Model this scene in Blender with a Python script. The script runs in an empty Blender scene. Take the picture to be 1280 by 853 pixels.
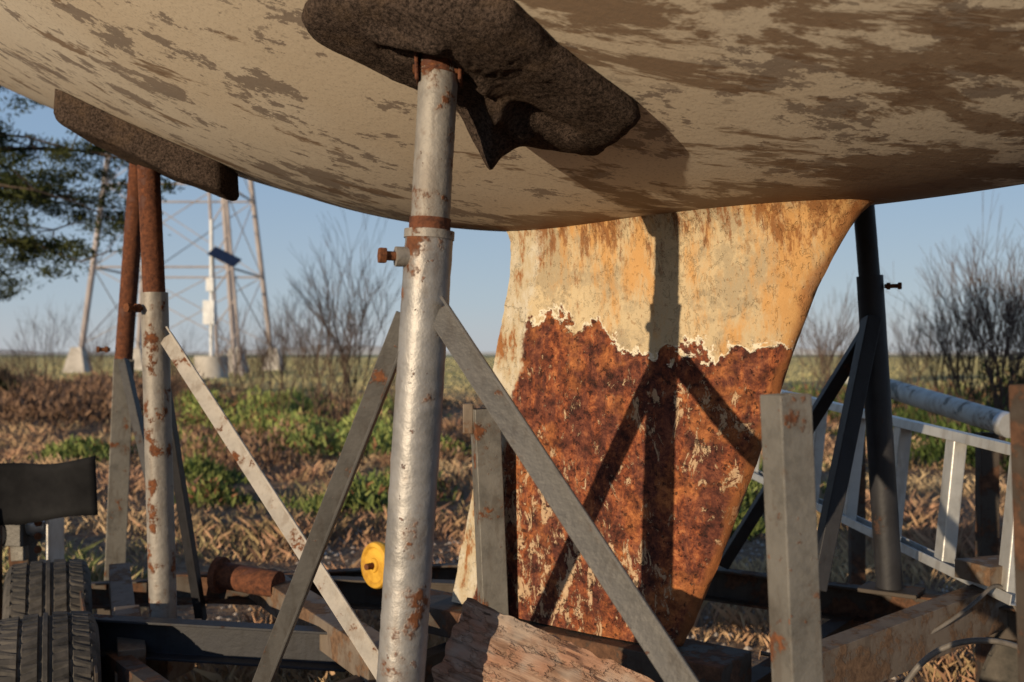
import bpy, math, random
import numpy as np
from mathutils import Vector, Matrix, noise as mnoise
random.seed(7); rng=np.random.default_rng(7)
EYE=1.3
scene=bpy.context.scene
# ------------------------------------------------------------------ materials
class T:
    def __init__(s,name,rough=0.8,metal=0.0,spec=0.3,dmax=4):
        s.mat=bpy.data.materials.new(name); s.mat.use_nodes=True; s.dmax=dmax
        s.nt=s.mat.node_tree; s.b=s.nt.nodes['Principled BSDF']
        s.b.inputs['Roughness'].default_value=rough; s.b.inputs['Metallic'].default_value=metal
        s.b.inputs['Specular IOR Level'].default_value=spec
        s.tc=s.nt.nodes.new('ShaderNodeTexCoord'); s.obj=s.tc.outputs['Object']
    def put(s,sock,v):
        if isinstance(v,bpy.types.NodeSocket): s.nt.links.new(v,sock)
        elif isinstance(v,(tuple,list)):
            sock.default_value=tuple(v)+((1,) if len(v)==3 and len(sock.default_value)==4 else ())
        else: sock.default_value=v
    def map(s,vec=None,scale=(1,1,1),rot=(0,0,0),loc=(0,0,0)):
        n=s.nt.nodes.new('ShaderNodeMapping'); s.put(n.inputs['Vector'],vec or s.obj)
        n.inputs['Scale'].default_value=scale; n.inputs['Rotation'].default_value=rot; n.inputs['Location'].default_value=loc
        return n.outputs[0]
    def noise(s,scale=5,detail=6,rough=0.6,vec=None,dist=0.0):
        n=s.nt.nodes.new('ShaderNodeTexNoise'); s.put(n.inputs['Vector'],vec or s.obj)
        n.inputs['Scale'].default_value=scale; n.inputs['Detail'].default_value=min(detail,s.dmax)
        n.inputs['Roughness'].default_value=rough; n.inputs['Distortion'].default_value=dist
        return n.outputs['Fac']
    def voro(s,scale=5,vec=None,feature='F1'):
        n=s.nt.nodes.new('ShaderNodeTexVoronoi'); n.feature=feature; s.put(n.inputs['Vector'],vec or s.obj)
        n.inputs['Scale'].default_value=scale; return n.outputs['Distance']
    def math(s,op,a,b=0.0,clamp=False):
        n=s.nt.nodes.new('ShaderNodeMath'); n.operation=op; n.use_clamp=clamp
        s.put(n.inputs[0],a); s.put(n.inputs[1],b); return n.outputs[0]
    def step(s,f,a,b):
        n=s.nt.nodes.new('ShaderNodeMapRange'); n.interpolation_type='SMOOTHSTEP'
        s.put(n.inputs['Value'],f); n.inputs['From Min'].default_value=a; n.inputs['From Max'].default_value=b
        return n.outputs[0]
    def inv(s,f): return s.math('SUBTRACT',1.0,f)
    def mul(s,a,b): return s.math('MULTIPLY',a,b)
    def add(s,a,b): return s.math('ADD',a,b)
    def ramp(s,f,stops):
        n=s.nt.nodes.new('ShaderNodeValToRGB'); s.put(n.inputs[0],f); e=n.color_ramp.elements
        while len(e)<len(stops): e.new(0.5)
        for i,(p,c) in enumerate(stops): e[i].position=p; e[i].color=tuple(c)+(1,)
        return n.outputs[0]
    def mix(s,f,a,b,mode='MIX'):
        n=s.nt.nodes.new('ShaderNodeMix'); n.data_type='RGBA'; n.blend_type=mode
        s.put(n.inputs[0],f); s.put(n.inputs[6],a); s.put(n.inputs[7],b); return n.outputs[2]
    def sep(s,vec=None):
        n=s.nt.nodes.new('ShaderNodeSeparateXYZ'); s.put(n.inputs[0],vec or s.obj); return n.outputs
    def attr(s,name):
        n=s.nt.nodes.new('ShaderNodeAttribute'); n.attribute_name=name; return n.outputs
    def col(s,c): s.put(s.b.inputs['Base Color'],c)
    def rough(s,c): s.put(s.b.inputs['Roughness'],c)
    def metal(s,c): s.put(s.b.inputs['Metallic'],c)
    def bump(s,h,strength=0.5,dist=0.01):
        n=s.nt.nodes.new('ShaderNodeBump'); s.put(n.inputs['Height'],h)
        n.inputs['Strength'].default_value=strength; n.inputs['Distance'].default_value=dist
        s.nt.links.new(n.outputs[0],s.b.inputs['Normal'])

def paint_rust(name,paint,rust_amt=0.5,metal=0.3,rough=0.5,scale=9,rustc=((0.05,0.02,0.012),(0.20,0.075,0.03)),lump=0.4,spk=.66,vary=.72):
    t=T(name,dmax=5)
    n=t.noise(scale,5,0.68); m=t.inv(t.step(n,rust_amt-0.02,rust_amt+0.03))
    m2=t.step(t.noise(scale*5,4,0.7),spk,spk+.04); m=t.math('MAXIMUM',m,t.mul(m2,0.7))
    g=t.noise(scale*1.2,5,0.7)
    pv=t.ramp(g,[(0.32,tuple(c*vary for c in paint)),(0.5,paint),(0.70,tuple(min(1,c*1.12) for c in paint))])
    run=t.step(t.noise(scale*3,4,0.6,vec=t.map(scale=(1,1,.18))),0.52,0.66)
    pv=t.mix(t.mul(run,0.4),pv,tuple(a*b for a,b in zip(paint,(0.5,0.42,0.36))))
    halo=t.inv(t.step(n,rust_amt,rust_amt+0.08)); pv=t.mix(t.mul(halo,0.5),pv,tuple(a*b for a,b in zip(paint,(0.6,0.45,0.35))))
    rc=t.ramp(t.noise(scale*6,4,0.7),[(0.3,rustc[0]),(0.7,rustc[1])])
    t.col(t.mix(m,pv,rc))
    t.rough(t.add(t.mul(g,0.25),t.add(rough-0.12,t.mul(m,0.4)))); t.metal(t.mul(t.inv(m),metal))
    t.bump(t.add(t.mul(m,0.5),t.noise(scale*4,4,0.65)),lump,0.003)
    return t.mat
m_silver=paint_rust('silver_painted_pipe',(0.285,0.275,0.265),0.375,0.4,0.50,8,lump=.85,spk=.65,vary=.7)
m_silver2=paint_rust('silver_paint_worn',(0.25,0.23,0.205),0.42,0.25,0.58,11,lump=.9)
m_rustpipe=paint_rust('rusty_pipe',(0.10,0.04,0.026),0.55,0.1,0.75,12,((0.04,0.017,0.012),(0.17,0.062,0.03)),.8)
m_angle=paint_rust('grey_angle_iron',(0.088,0.084,0.080),0.34,0.25,0.5,10,vary=.75,spk=.67,lump=.55)
m_angle_l=paint_rust('light_angle_iron',(0.38,0.35,0.31),0.38,0.1,0.6,12,vary=.8)
m_sq=paint_rust('grey_square_tube',(0.165,0.155,0.138),0.375,0.2,0.5,10,vary=.62,spk=.65,lump=.7)
m_dark=paint_rust('dark_steel',(0.026,0.026,0.030),0.34,0.1,0.55,9,((0.03,0.018,0.014),(0.09,0.045,0.03)))
m_frame=paint_rust('trailer_frame_steel',(0.065,0.052,0.042),0.47,0.1,0.7,7,((0.04,0.022,0.015),(0.14,0.07,0.04)))
m_frame2=paint_rust('galvanised_worn',(0.17,0.135,0.105),0.46,0.1,0.65,9,((0.07,0.04,0.025),(0.20,0.12,0.07)))
m_alu=paint_rust('aluminium',(0.55,0.55,0.54),0.27,0.6,0.42,8,spk=.72,vary=.8)
m_bolt=paint_rust('rusty_bolt',(0.16,0.065,0.035),0.6,0.2,0.7,30)

def hull_material():
    t=T('antifouled_hull',0.65,0,0.25,dmax=6)
    x,y,z=t.sep()[0:3]
    w=t.map(rot=(0,0,math.radians(142)))
    base=t.mix(t.noise(3,4,0.6),(0.62,0.535,0.43),(0.79,0.715,0.60))
    base=t.mix(t.mul(t.step(t.noise(1.3,3,0.5),0.42,0.62),0.4),base,(0.62,0.50,0.36))
    isl=t.noise(5.5,6,0.74,vec=t.map(w,scale=(1,1.6,1.6)))
    region=t.step(t.noise(1.6,2,0.5,vec=t.map(loc=(3,1,0))),0.38,0.56)
    f1=t.step(t.add(isl,t.mul(region,0.05)),0.572,0.602)
    f2=t.step(t.noise(22,4,0.6,vec=t.map(w,scale=(1,1.6,1.5))),0.60,0.64)
    fl=t.math('MAXIMUM',f1,t.mul(f2,t.mul(region,0.8)))
    c=t.mix(t.mul(fl,0.85),base,t.mix(t.noise(10,3,0.6),(0.165,0.14,0.13),(0.30,0.23,0.18)))
    bn=t.noise(3.2,6,0.70,vec=t.map(w,scale=(0.75,2.0,1.5),loc=(1.3,0.4,0)),dist=0.3)
    fwd=t.mul(t.step(t.mul(x,-1.0),-0.20,0.5),0.09)
    kee=t.mul(t.inv(t.step(t.math('ABSOLUTE',y),0.05,0.40)),0.10)
    bb=t.add(bn,t.add(fwd,kee)); bm=t.step(bb,0.575,0.625)
    brown=t.mix(t.noise(60,4,0.8,vec=t.map(w,scale=(0.5,2.5,1))),(0.12,0.078,0.052),(0.30,0.19,0.115))
    c=t.mix(t.mul(bm,0.85),c,brown)
    rj=t.inv(t.step(t.math('ABSOLUTE',y),0.03,0.16))
    rj=t.mul(rj,t.mul(t.step(t.noise(9,5,0.7),0.40,0.56),t.mul(t.step(x,-0.6,-0.2),t.inv(t.step(x,0.6,0.9)))))
    c=t.mix(t.mul(rj,0.8),c,(0.20,0.085,0.035))
    sc=t.step(t.noise(40,4,0.7,vec=t.map(w,scale=(0.25,3,1))),0.64,0.68)
    c=t.mix(t.mul(sc,0.5),c,(0.66,0.59,0.48))
    c=t.mix(t.mul(t.step(t.noise(170,2,0.5),0.5,0.8),0.4),c,(0.22,0.175,0.14))
    t.col(c)
    t.bump(t.add(t.mul(bm,-0.4),t.noise(60,3,0.8)),0.18,0.003)
    return t.mat
m_hull=hull_material()

def keel_material():
    t=T('rusted_iron_keel',0.85,0,0.2,dmax=7)
    x,y,z=t.sep()[0:3]; ch=t.attr('chord')[2]
    big=t.noise(5,5,0.65)
    jag=t.mul(t.math('SUBTRACT',t.noise(12,5,0.62,dist=0.3),0.5),0.20)
    hb=t.add(0.004,t.mul(t.math('MAXIMUM',t.math('SUBTRACT',x,0.12),0.0),0.27))
    dd=t.math('SUBTRACT',t.add(hb,jag),z)
    low=t.step(dd,-0.002,0.004)
    streak=t.noise(8,6,0.74,vec=t.map(scale=(1.7,1,0.5)))
    up=t.mix(big,(0.41,0.32,0.20),(0.60,0.48,0.30))
    gp=t.step(t.noise(6,6,0.75,vec=t.map(loc=(4,2,1))),0.50,0.58)
    up=t.mix(t.mul(gp,0.6),up,(0.29,0.235,0.16))
    topw=t.add(t.mul(t.step(z,0.02,0.30),0.07),t.mul(t.inv(t.step(ch,0.0,0.35)),0.07))
    s1=t.step(t.add(streak,topw),0.50,0.68)
    up=t.mix(t.mul(s1,0.75),up,(0.52,0.26,0.075))
    s2=t.step(t.add(t.noise(11,7,0.8,vec=t.map(scale=(2.2,1,0.6),loc=(2,0,5))),t.add(t.mul(t.step(z,0.12,0.31),0.15),t.mul(t.step(x,0.0,0.5),0.03))),0.61,0.71)
    up=t.mix(t.mul(s2,0.85),up,t.mix(big,(0.11,0.042,0.02),(0.32,0.125,0.035)))
    pin=t.step(t.noise(45,4,0.7),0.60,0.66); up=t.mix(t.mul(pin,0.6),up,(0.26,0.15,0.07))
    rn=t.noise(26,7,0.84,dist=0.3); rv=t.noise(11,6,0.75,vec=t.map(scale=(2.2,1,0.45)),dist=0.3); med=t.noise(7,5,.7,vec=t.map(loc=(7,7,7)))
    lo=t.ramp(rn,[(0.36,(0.026,0.010,0.008)),(0.455,(0.10,0.029,0.016)),(0.54,(0.24,0.068,0.028)),(0.64,(0.44,0.17,0.065))])
    dk=t.ramp(rn,[(0.38,(0.030,0.012,0.010)),(0.50,(0.10,0.031,0.021)),(0.62,(0.23,0.08,0.042))])
    lo=t.mix(t.step(rv,0.43,0.56),lo,dk)
    lo=t.mix(t.mul(t.step(med,0.5,0.62),0.6),lo,t.ramp(rn,[(0.4,(0.18,0.055,0.02)),(0.6,(0.50,0.19,0.06))]))
    tan=t.add(t.noise(30,6,0.78,vec=t.map(scale=(1.2,1,0.6),loc=(9,1,2)),dist=0.6),
        t.mul(t.step(t.noise(2.6,2,0.5,vec=t.map(loc=(0.2,0,0.6))),0.42,0.62),0.09))
    tm=t.step(tan,0.60,0.63)
    lo=t.mix(t.mul(tm,0.8),lo,t.mix(t.noise(40,2),(0.38,0.23,0.12),(0.66,0.51,0.34)))
    pit=t.step(t.noise(70,3,0.6),0.60,0.66); lo=t.mix(t.mul(pit,0.75),lo,(0.02,0.009,0.008))
    c=t.mix(low,up,lo)
    rim=t.mul(t.step(dd,-0.009,-0.004),t.inv(t.step(dd,0.0,0.004)))
    c=t.mix(t.mul(rim,t.step(t.noise(18,3,0.6,vec=t.map(loc=(5,5,5))),0.42,0.5)),c,(0.70,0.62,0.48))
    tr=t.step(t.add(ch,t.mul(t.math('SUBTRACT',t.noise(11,5,0.7),0.5),0.14)),0.875,0.895)
    trc=t.ramp(t.noise(12,5,0.75,vec=t.map(scale=(1.5,1,0.6))),[(0.38,(0.28,0.12,0.045)),(0.46,(0.44,0.36,0.24)),(0.62,(0.53,0.48,0.39))])
    c=t.mix(tr,c,trc)
    le=t.inv(t.step(t.add(ch,t.mul(t.math('SUBTRACT',t.noise(14,4),0.5),0.06)),0.008,0.03))
    c=t.mix(t.mul(le,0.7),c,(0.28,0.105,0.035))
    t.col(c)
    h=t.add(rn,t.add(t.mul(tm,0.3),t.mul(t.inv(low),0.8)))
    h=t.add(h,t.mul(pit,-0.5))
    t.bump(h,0.85,0.005)
    return t.mat
m_keel=keel_material()

def carpet():
    t=T('carpet',1.0,0,0.02)
    c=t.mix(t.step(t.noise(150,4,0.85),0.35,0.65),(0.018,0.014,0.012),(0.105,0.076,0.062))
    c=t.mix(t.mul(t.step(t.noise(9,5,0.7),0.5,0.68),0.4),c,(0.12,0.08,0.052))
    t.col(c); t.bump(t.add(t.noise(260,3,0.8),t.mul(t.noise(30,4,0.6),0.8)),1.0,0.005); return t.mat
m_carpet=carpet()
def wood():
    t=T('weathered_timber',0.85,dmax=6)
    g=t.noise(4,6,0.75,vec=t.map(scale=(1.0,18,14)))
    c=t.ramp(g,[(0.33,(0.06,0.032,0.022)),(0.43,(0.20,0.115,0.075)),(0.56,(0.34,0.215,0.15)),(0.7,(0.48,0.35,0.26))])
    p=t.step(t.noise(7,6,0.72,vec=t.map(scale=(1,2.2,2))),0.48,0.52)
    c=t.mix(t.mul(p,0.7),c,t.mix(g,(0.20,0.095,0.06),(0.50,0.28,0.185)))
    c=t.mix(t.mul(t.step(t.noise(12,5,0.7,vec=t.map(scale=(.7,7,4))),0.6,0.64),0.85),c,(0.035,0.02,0.015))
    c=t.mix(t.mul(t.step(t.noise(4,4,.7,vec=t.map(loc=(8,8,0))),.50,.6),.55),c,(0.38,0.33,0.28))
    t.col(c); t.bump(t.add(g,t.mul(p,0.6)),0.8,0.008); return t.mat
m_wood=wood()
def simple(name,c1,c2,scale=10,rough=0.7,metal=0,bump=0.3,bd=0.005,spec=0.3):
    t=T(name,rough,metal,spec); n=t.noise(scale,4,0.65); t.col(t.ramp(n,[(0.35,c1),(0.65,c2)]))
    if bump: t.bump(t.noise(scale*4,3,0.7),bump,bd)
    return t.mat
m_rubber=simple('tyre_rubber',(0.040,0.037,0.033),(0.10,0.088,0.075),14,0.85)
m_blacksheet=simple('black_rubber_sheet',(0.006,0.006,0.007),(0.016,0.016,0.017),6,0.8,spec=.1)
m_yellow=simple('yellow_plastic',(0.40,0.20,0.02),(0.68,0.40,0.05),14,0.6)
m_concrete=simple('concrete',(0.33,0.30,0.26),(0.5,0.46,0.41),1,0.9)
m_pebble=simple('pebbles',(0.22,0.18,0.15),(0.5,0.43,0.36),3,0.9)
m_tower=simple('tower_paint',(0.28,0.24,0.23),(0.40,0.35,0.33),0.6,0.8)
m_white=simple('white_paint',(0.58,0.58,0.58),(0.74,0.74,0.72),3,0.7)
m_mast=paint_rust('chalky_white_mast',(0.54,0.56,0.52),0.42,0.0,0.6,9,((0.16,0.15,0.13),(0.30,0.33,0.31)))
m_panel=simple('solar_panel_face',(0.015,0.02,0.04),(0.02,0.03,0.06),3,0.2)
m_bark=simple('bark',(0.04,0.028,0.02),(0.09,0.065,0.045),9,0.95,0,0.8,0.02)
m_twig=simple('twig_bark',(0.045,0.03,0.024),(0.12,0.08,0.058),5,0.95,bump=0)
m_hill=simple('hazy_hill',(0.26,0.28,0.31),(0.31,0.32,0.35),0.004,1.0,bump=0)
m_cable=simple('cable_sheath',(0.08,0.07,0.06),(0.18,0.16,0.14),9,0.5)
m_deck=simple('deck_gelcoat',(0.6,0.6,0.57),(0.74,0.73,0.7),4,0.4)
m_topside=simple('topside_gelcoat',(0.6,0.6,0.58),(0.72,0.72,0.7),3,0.3)
def attrmat(name):
    t=T(name,.9); c=t.attr('Col')[0]; df=t.nt.nodes.new('ShaderNodeBsdfDiffuse'); t.nt.links.new(c,df.inputs[0])
    t.nt.links.new(df.outputs[0],t.nt.nodes['Material Output'].inputs[0]); return t.mat
m_grass=attrmat('dry_grass_blades'); m_ice=attrmat('succulent_leaves'); m_leaf=attrmat('tree_leaves')
def ground_mat():
    t=T('ground_soil',0.95,0,0.1)
    P=t.nt.nodes.new('ShaderNodeNewGeometry').outputs['Position']
    x,y,z=t.sep(P)[0:3]
    n1=t.noise(1.1,4,0.65,vec=P); n2=t.noise(14,4,0.75,vec=P)
    near=t.mix(t.step(n2,0.4,0.62),t.mix(n1,(0.18,0.11,0.075),(0.34,0.21,0.135)),(0.46,0.32,0.21))
    peb=t.voro(38,vec=P); near=t.mix(t.mul(t.inv(t.step(peb,0.18,0.3)),0.45),near,(0.40,0.33,0.27))
    far=t.ramp(t.noise(0.05,4,0.6,vec=t.map(P,scale=(0.35,1.6,1))),[(0.35,(0.36,0.35,0.16)),(0.5,(0.50,0.45,0.23)),(0.65,(0.56,0.45,0.27))])
    t.col(t.mix(t.step(y,16,50),near,far))
    t.bump(t.add(t.mul(t.noise(4,3,0.7,vec=P),1.5),t.add(n2,t.mul(n1,6))),1.0,0.3)
    return t.mat
m_ground=ground_mat()

# ------------------------------------------------------------------ geometry helpers
def empty(name,loc=(0,0,0),rotz=0):
    e=bpy.data.objects.new(name,None); e.location=loc; e.rotation_euler=(0,0,rotz); e.empty_display_size=0.1
    scene.collection.objects.link(e); return e
def mk(name,V,F,mat,parent=None,smooth=False,bevel=0,autos=None):
    me=bpy.data.meshes.new(name); me.from_pydata([tuple(v) for v in V],[],[tuple(f) for f in F]); me.update()
    o=bpy.data.objects.new(name,me); scene.collection.objects.link(o)
    if mat: me.materials.append(mat)
    if smooth:
        me.polygons.foreach_set('use_smooth',[True]*len(me.polygons))
        if autos: me.set_sharp_from_angle(angle=math.radians(autos))
    if parent: o.parent=parent
    if bevel:
        b=o.modifiers.new('bevel','BEVEL'); b.width=bevel; b.segments=2; b.limit_method='ANGLE'
    return o
def frame(d,hint=(0,0,1)):
    d=Vector(d).normalized(); h=Vector(hint)
    if abs(d.dot(h.normalized()))>0.97: h=Vector((0,1,0))
    s=d.cross(h).normalized(); u=s.cross(d).normalized(); return d,s,u
def sweep(name,prof,p0,p1,mat,parent,hint=(0,0,1),smooth=False,bevel=0,closed=True,rings=1,cap=True,wob=0):
    p0=Vector(p0);p1=Vector(p1); d,s,u=frame(p1-p0,hint); V=[];F=[];n=len(prof)
    for r in range(rings+1):
        c=p0.lerp(p1,r/rings)
        for a,b in prof:
            k=1+wob*mnoise.noise(Vector((a*30+r*0.7,b*30,r*0.31))) if wob else 1
            V.append(c+s*a*k+u*b*k)
    for r in range(rings):
        for i in range(n):
            j=(i+1)%n; F.append((r*n+i,r*n+j,(r+1)*n+j,(r+1)*n+i))
    if cap: F.append(tuple(reversed(range(n)))); F.append(tuple(range(rings*n,rings*n+n)))
    return mk(name,V,F,mat,parent,smooth,bevel,autos=40 if smooth else None)
def circ(r,n=32): return [(r*math.cos(2*math.pi*i/n),r*math.sin(2*math.pi*i/n)) for i in range(n)]
def pipe(name,p0,p1,r,mat,parent,n=40,rings=24,wob=0.012): return sweep(name,circ(r,n),p0,p1,mat,parent,smooth=True,rings=rings,wob=wob)
def rect(w,h): return [(-w/2,-h/2),(w/2,-h/2),(w/2,h/2),(-w/2,h/2)]
def beam(name,p0,p1,w,h,mat,parent,hint=(0,0,1),bevel=0.003): return sweep(name,rect(w,h),p0,p1,mat,parent,hint,bevel=bevel)
def angle(name,p0,p1,w,t,mat,parent,hint=(0,0,1)):
    pr=[(0,0),(w,0),(w,t),(t,t),(t,w),(0,w)]
    pr=[(a-w/2,b-t) for a,b in pr]
    return sweep(name,pr,p0,p1,mat,parent,hint,bevel=0.0012)
def channel(name,p0,p1,w,h,mat,parent,t=0.007,flip=False,hint=(0,0,1)):
    pr=[(0,-h/2),(w,-h/2),(w,-h/2+t),(t,-h/2+t),(t,h/2-t),(w,h/2-t),(w,h/2),(0,h/2)]
    if flip: pr=[(-a,b) for a,b in reversed(pr)]
    return sweep(name,pr,p0,p1,mat,parent,hint,bevel=0.0015)
def hollow_sq(name,p0,p1,w,mat,parent,hint,t=0.004):
    p0=Vector(p0);p1=Vector(p1);d,s,u=frame(p1-p0,hint);V=[];F=[]
    for c,ww in ((p0,w),(p1,w),(p1,w-2*t),(p1-d*0.12,w-2*t)):
        for a,b in rect(ww,ww): V.append(c+s*a+u*b)
    for r in range(3):
        for i in range(4):
            j=(i+1)%4; F.append((r*4+i,r*4+j,r*4+4+j,r*4+4+i))
    F.append((12,13,14,15))
    return mk(name,V,F,mat,parent,bevel=0.0025)
def bolt(name,p,dirn,r,L,parent,hexr=None):
    d=Vector(dirn).normalized();p=Vector(p); hr=hexr or r*1.8
    pipe(name+'_shank',p,p+d*L,r,m_bolt,parent,16,4)
    sweep(name+'_head',circ(hr,6),p+d*L*0.78,p+d*(L*0.78+hr*0.9),m_bolt,parent,bevel=0.0015)
    sweep(name+'_nut',circ(hr,6),p+d*L*0.12,p+d*(L*0.12+hr*0.9),m_bolt,parent,bevel=0.0015)
def curve_tube(name,pts,r,mat,parent=None):
    cu=bpy.data.curves.new(name,'CURVE'); cu.dimensions='3D'; cu.bevel_depth=r; cu.bevel_resolution=3; cu.resolution_u=10
    sp=cu.splines.new('NURBS'); sp.points.add(len(pts)-1); sp.order_u=4; sp.use_endpoint_u=True
    for i,p in enumerate(pts): sp.points[i].co=(p[0],p[1],p[2],1)
    cu.materials.append(mat); o=bpy.data.objects.new(name,cu); scene.collection.objects.link(o)
    if parent: o.parent=parent
    return o
def Z(h): return EYE+h
# ------------------------------------------------------------------ boat
RZ=math.radians(142.3); O=Vector((0.45,2.2,EYE)); ca,sa=math.cos(RZ),math.sin(RZ)
def to_local(x,y):
    dx,dy=x-O.x,y-O.y; return dx*ca+dy*sa, -dx*sa+dy*ca
def to_world(u,v,h): return Vector((O.x+u*ca-v*sa, O.y+u*sa+v*ca, EYE+h))
def kz(u):
    d=max(0,u-0.3); s=0.16*d*d if d<1.0 else 0.16+0.285*(d-1.0)+0.03*(d-1.0)**2
    b=max(0,-u-0.15); return 0.303+s+0.085*b*b
def Bm(u):
    if u<-0.5: return max(0.02,1.3*(1-(min(1,(-0.5-u)/3.55))**2.2))
    return 1.3-0.03*(u+0.5)**2
def hz(u,v):
    vp=abs(v)*1.3/Bm(u); return kz(u)+0.1*(math.sqrt(vp*vp+0.0016)-0.04)+0.18*vp*vp
boat=empty('sailboat',O,RZ)
us=np.concatenate([np.linspace(-4,-1,26)[:-1],np.linspace(-1,2.4,120)[:-1],np.linspace(2.4,3.3,8)])
def section(u):
    B=Bm(u); pts=[(0.92*B*s,hz(u,0.92*B*s)) for s in np.linspace(0,1,40)]
    z1=pts[-1][1]; sh=1.7+0.03*(u-1)**2; p0=pts[-1]
    a=Vector(p0);c=Vector((B*1.02,z1+0.38 if z1+0.38<sh else (z1+sh)/2)); b=Vector((min(B*1.0,a.x+0.12),a.y+0.1))
    for t in np.linspace(0,1,9)[1:]:
        q=a*(1-t)**2+b*2*t*(1-t)+c*t*t; pts.append((q.x,q.y))
    for t in np.linspace(0,1,5)[1:]: pts.append((c.x+0.02*B*t,c.y+(sh-c.y)*t))
    return pts
V=[];F=[];mi=[]; ns=None
for u in us:
    s=section(u); row=[(u,-v,z) for v,z in reversed(s[1:])]+[(u,v,z) for v,z in s]; ns=len(row); V+=row
for i in range(len(us)-1):
    for j in range(ns-1):
        F.append((i*ns+j,(i+1)*ns+j,(i+1)*ns+j+1,i*ns+j+1)); mi.append(1 if (j<5 or j>=ns-6) else 0)
L=(len(us)-1)*ns; F.append(tuple(range(L,L+ns))); mi.append(1)
hull=mk('hull',V,F,m_hull,boat,True,autos=60); hull.data.materials.append(m_topside)
hull.data.polygons.foreach_set('material_index',mi)
V=[];F=[]
for u in us:
    s=section(u)[-1]
    for k in np.linspace(-1,1,9): V.append((u,s[0]*k,s[1]-0.02+0.06*(1-k*k)))
for i in range(len(us)-1):
    for j in range(8): F.append((i*9+j,(i+1)*9+j,(i+1)*9+j+1,i*9+j+1))
mk('deck',V,F,m_deck,boat,True)
V=[(-2,-.45,1.8),(1.2,-.7,1.7),(1.2,.7,1.7),(-2,.45,1.8),(-1.6,-.36,2.12),(1.15,-.56,2.2),(1.15,.56,2.2),(-1.6,.36,2.12)]
mk('cabin_trunk',V,[(0,1,5,4),(1,2,6,5),(2,3,7,6),(3,0,4,7),(4,5,6,7)],m_deck,boat,bevel=0.06)
lv=[(.40,-.55,.70,.18),(.365,-.46,.63,.125),(.335,-.395,.592,.098),(.31,-.35,.572,.080),(.285,-.318,.564,.068),(.25,-.292,.564,.061),(.2,-.262,.568,.058),
    (.137,-.229,.580,.057),(0,-.176,.612,.056),(-.2,-.108,.655,.054),(-.4,-.033,.70,.05),(-.6,.052,.75,.045),(-.66,.083,.765,.04)]
hs=np.concatenate([np.linspace(.40,.2,22),np.linspace(.2,-.66,70)[1:]])
H=np.array([l[0] for l in lv])[::-1]
def ip(k,h): return float(np.interp(h,H,np.array([l[k] for l in lv])[::-1]))
cc=0.5-0.5*np.cos(np.linspace(0,math.pi,44)); V=[];F=[];CH=[]
def foil(c):
    t=2.969*math.sqrt(c)*0.5-0.63*c-1.758*c*c+1.4215*c**3-0.5075*c**4
    return max(0,t)*1.05
for h in hs:
    a,b,t=ip(1,h),ip(2,h),ip(3,h)
    loop=[(c,1) for c in cc]+[(c,-1) for c in cc[::-1]]
    for c,sgn in loop:
        th=(foil(c)*t*2*0.98+ (0.010*c)) ; u=a+(b-a)*c
        w=0.0025*mnoise.noise(Vector((u*9,h*9,sgn*3)))+0.0014*mnoise.noise(Vector((u*40,h*40,sgn*3)))
        eg=(0.006*mnoise.noise(Vector((h*14,0,5)))+.003*mnoise.noise(Vector((h*50,0,5)))) if c in (cc[0],cc[-1]) else 0
        V.append((u+eg,sgn*(th+w if 0<c else 0),h)); CH.append(c)
n=88
for i in range(len(hs)-1):
    for j in range(n):
        k=(j+1)%n; F.append((i*n+j,i*n+k,(i+1)*n+k,(i+1)*n+j))
Lk=(len(hs)-1)*n; F.append(tuple(range(Lk,Lk+n)))
keel=mk('fin_keel',V,F,m_keel,boat,True,autos=70)
at=keel.data.attributes.new('chord','FLOAT','POINT'); at.data.foreach_set('value',CH)

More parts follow.
